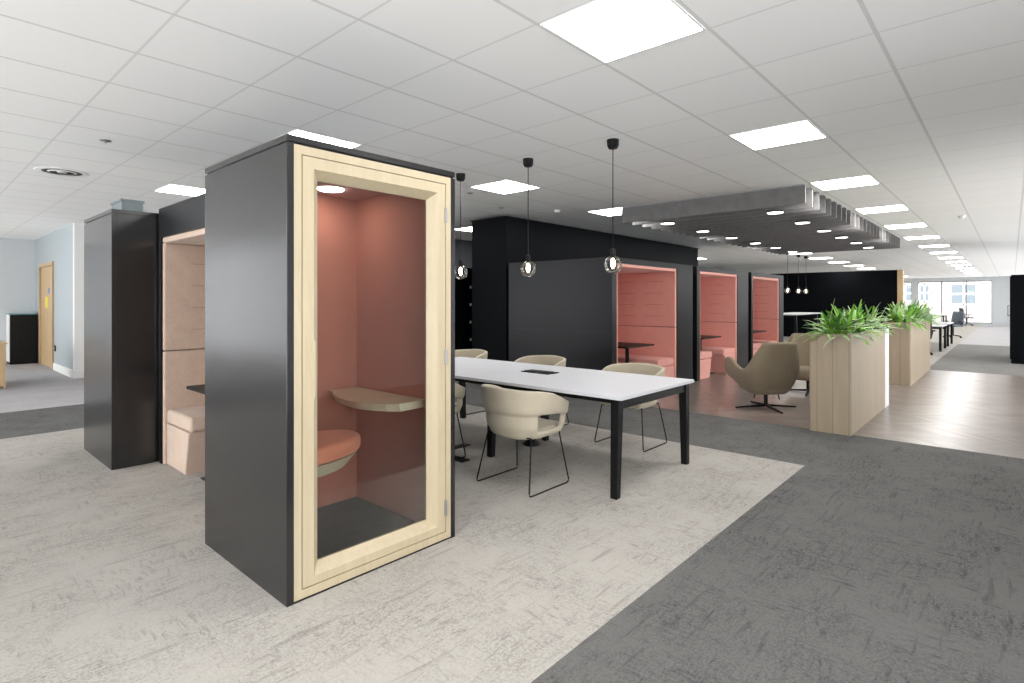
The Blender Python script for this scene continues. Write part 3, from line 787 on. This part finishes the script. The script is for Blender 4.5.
# ------------------------------------------------------------------ far desks and task chairs
def desk(label, loc, L=1.6, group='white office desks'):
    t = thing('office_desk', label, 'desk', loc, 0, group)
    obj('desktop', bx(0, L, 0, 1.6, .71, .735, bev=.003), M['white_top'], t)
    for x in (.06, L - .06):
        for y in (.06, 1.54): obj('leg', bx(x - .03, x + .03, y - .03, y + .03, 0, .71), M['metal_black'], t)
        obj('crossbar', bx(x - .025, x + .025, .09, 1.51, .65, .71), M['metal_black'], t)
    obj('privacy_screen', bx(.02, L - .02, .785, .815, .735, 1.12, bev=.004), M['mesh_grey'], t)
    return t
desk('white desk on black legs behind the planters, first along the corridor', (20.1, 1.48, 0), 1.62)
desk('white desk on black legs behind the planters, second along the corridor', (22.6, 1.48, 0), 1.62)
desk('white desk by the far window', (36.5, 2.6, 0), 1.62)
def task_chair(label, loc, rz):
    t = thing('task_chair', label, 'office chair', loc, rz, 'grey mesh task chairs')
    obj('seat', bx(-.24, .24, -.24, .24, .44, .51, bev=.03, seg=3), M['mesh_grey'], t)
    def pos(s, v): return (-.24 - .10 * v - .05 * math.cos(s * 1.4) + .04, s * .23 * (1 - .15 * v * v), .52 + .52 * v)
    obj('backrest', shell_grid(8, 6, pos), M['mesh_grey'], t, smooth=True, solid=.03)
    for sy in (-1, 1):
        obj('armrest', MB().tube([(-.08, sy * .26, .46), (-.08, sy * .29, .64)], .014).box(-.18, .10, sy * .29 - .035, sy * .29 + .035, .64, .67), M['metal_black'], t)
    obj('back_support', MB().tube([(0, 0, .44), (-.27, 0, .47), (-.31, 0, .75)], .02), M['metal_black'], t)
    obj('gas_column', MB().tube([(0, 0, .08), (0, 0, .44)], .026, 10), M['metal_black'], t)
    for k in range(5):
        a = 2 * PI * k / 5 + .3; c, s = math.cos(a), math.sin(a)
        f = obj('foot', MB().tube([(0, 0, .11), (.29 * c, .29 * s, .065)], .018, 6), M['metal_black'], t)
        mb = MB().lathe([(0, -.012), (.03, -.012), (.03, .012), (0, .012)], n=12)
        for v in mb.bm.verts: v.co = Vector((.3 * c + v.co.x * c - v.co.z * s, .3 * s + v.co.x * s + v.co.z * c, .031 + v.co.y))
        obj('caster', mb, M['metal_black'], f)
    return t
tc = task_chair('grey mesh task chair facing the desks between the second white desk and the window', (28.2, 1.75, 0), math.radians(150))
dup(tc, (42.6, 2.0, 0), math.radians(-60), 'grey mesh task chair standing alone by the far window')
dup(tc, (18.75, 1.9, 0), math.radians(20), 'grey mesh task chair showing only its base past the second planter')

# ------------------------------------------------------------------ cupboards
cb = thing('tall_cabinet', 'tall black cabinet at the corridor edge opposite the desks', 'cabinet', (17.4, .05, 0))
obj('body', bx(0, 2.4, -.75, -.03, .0, 2.065, bev=.004), M['black_matt'], cb)
for k in range(4):
    d = obj('door', bx(.006 + .6 * k, .594 + .6 * k, -.03, -.008, .1, 2.03, bev=.002), M['black_matt'], cb)
    obj('handle', MB().tube([(.08 + .6 * k, -.008, 1.1), (.08 + .6 * k, .03, 1.1), (.08 + .6 * k, .03, 1.35), (.08 + .6 * k, -.008, 1.35)], .008), M['steel'], d)
lb = thing('low_cabinet', 'low black cabinet with teal top in the corner by the oak door', 'cabinet', (1.985, 17.0, 0))
obj('body', bx(-.25, .235, 0, .47, .0, 1.14, bev=.003), M['metal_black'], lb)
obj('side_panel', bx(-.262, -.25, 0, .47, .06, 1.14), M['white_paint'], lb)
obj('cabinet_top', bx(-.265, .24, -.012, .475, 1.14, 1.165, bev=.003), M['teal'], lb)
obj('door', bx(-.24, .225, -.018, .0, .07, 1.12, bev=.002), M['metal_black'], lb)
wd = thing('wooden_sideboard', 'light wood sideboard edge on the pale carpet before the low black cabinet', 'sideboard', (.70, 12.95, 0))
obj('end_panel', bx(.48, .51, -.62, .62, 0, .74, bev=.003), M['oak_door'], wd)
obj('end_panel', bx(-.51, -.48, -.62, .62, 0, .74, bev=.003), M['oak_door'], wd)
obj('sideboard_top', bx(-.53, .53, -.64, .64, .74, .77, bev=.003), M['oak_door'], wd)
obj('front_panel', bx(-.48, .48, -.60, -.57, .05, .74), M['oak_door'], wd)

# ------------------------------------------------------------------ building outside the far window
bd = thing('brick_building', 'pale brick building with sash windows outside the far window', 'building', (56, 2, -4))
wl = MB(); wl.box(0, 3, -14, 26, 0, 14); obj('wall', wl, M['brick'], bd)
for y, z0, z1, w in ((.83, 5.16, 6.9, 1.72), (3.3, 5.4, 6.85, .85), (4.6, 5.4, 6.85, 1.1), (7.4, 5.4, 6.85, 1.1), (-2.6, 5.16, 6.9, 1.72)):
    f = MB(); f.ring((y - w / 2, y + w / 2, z0, z1), (y - w / 2 + .12, y + w / 2 - .12, z0 + .12, z1 - .12), 0, 0, .1)
    zm = (z0 + z1) / 2; f.box(y - w / 2, y + w / 2, .0, .08, zm - .06, zm + .06); f.box(y - .06, y + .06, .0, .08, z0, z1)
    for v in f.bm.verts: v.co = Vector((-.06 + v.co.y, v.co.x, v.co.z))
    fo = obj('window', f, M['white_paint'], bd)
    g = MB().box(-.02, -.004, y - w / 2 + .1, y + w / 2 - .1, z0 + .1, z1 - .1); obj('pane', g, plain('outside_pane', (.085, .105, .12), .35), fo)

# ------------------------------------------------------------------ world, camera, view
w = bpy.data.worlds.new('sky'); S.world = w; w.use_nodes = True
bg = w.node_tree.nodes['Background']; bg.inputs[0].default_value = (1.0, .992, .982, 1); bg.inputs[1].default_value = 5.2

cam = bpy.data.cameras.new('camera'); co = bpy.data.objects.new('camera', cam); C.objects.link(co); S.camera = co
cam.sensor_fit = 'HORIZONTAL'; cam.sensor_width = 36; cam.lens = 555.0 / 1024 * 36
cam.shift_y = -(341.5 - 301.3) / 1024
co.location = (0, 0, 1.45); co.rotation_euler = (PI / 2, 0, math.radians(42.03) - PI / 2)
cam.clip_start = .05; cam.clip_end = 300
S.view_settings.view_transform = 'Standard'; S.view_settings.look = 'None'; S.view_settings.gamma = 1; S.view_settings.exposure = .42
S.view_settings.use_curve_mapping = False
S.cycles.use_denoising = True; S.cycles.max_bounces = 10; S.cycles.diffuse_bounces = 6; S.cycles.transparent_max_bounces = 12
S.cycles.sample_clamp_indirect = 8
S.cycles.caustics_reflective = False; S.cycles.caustics_refractive = False
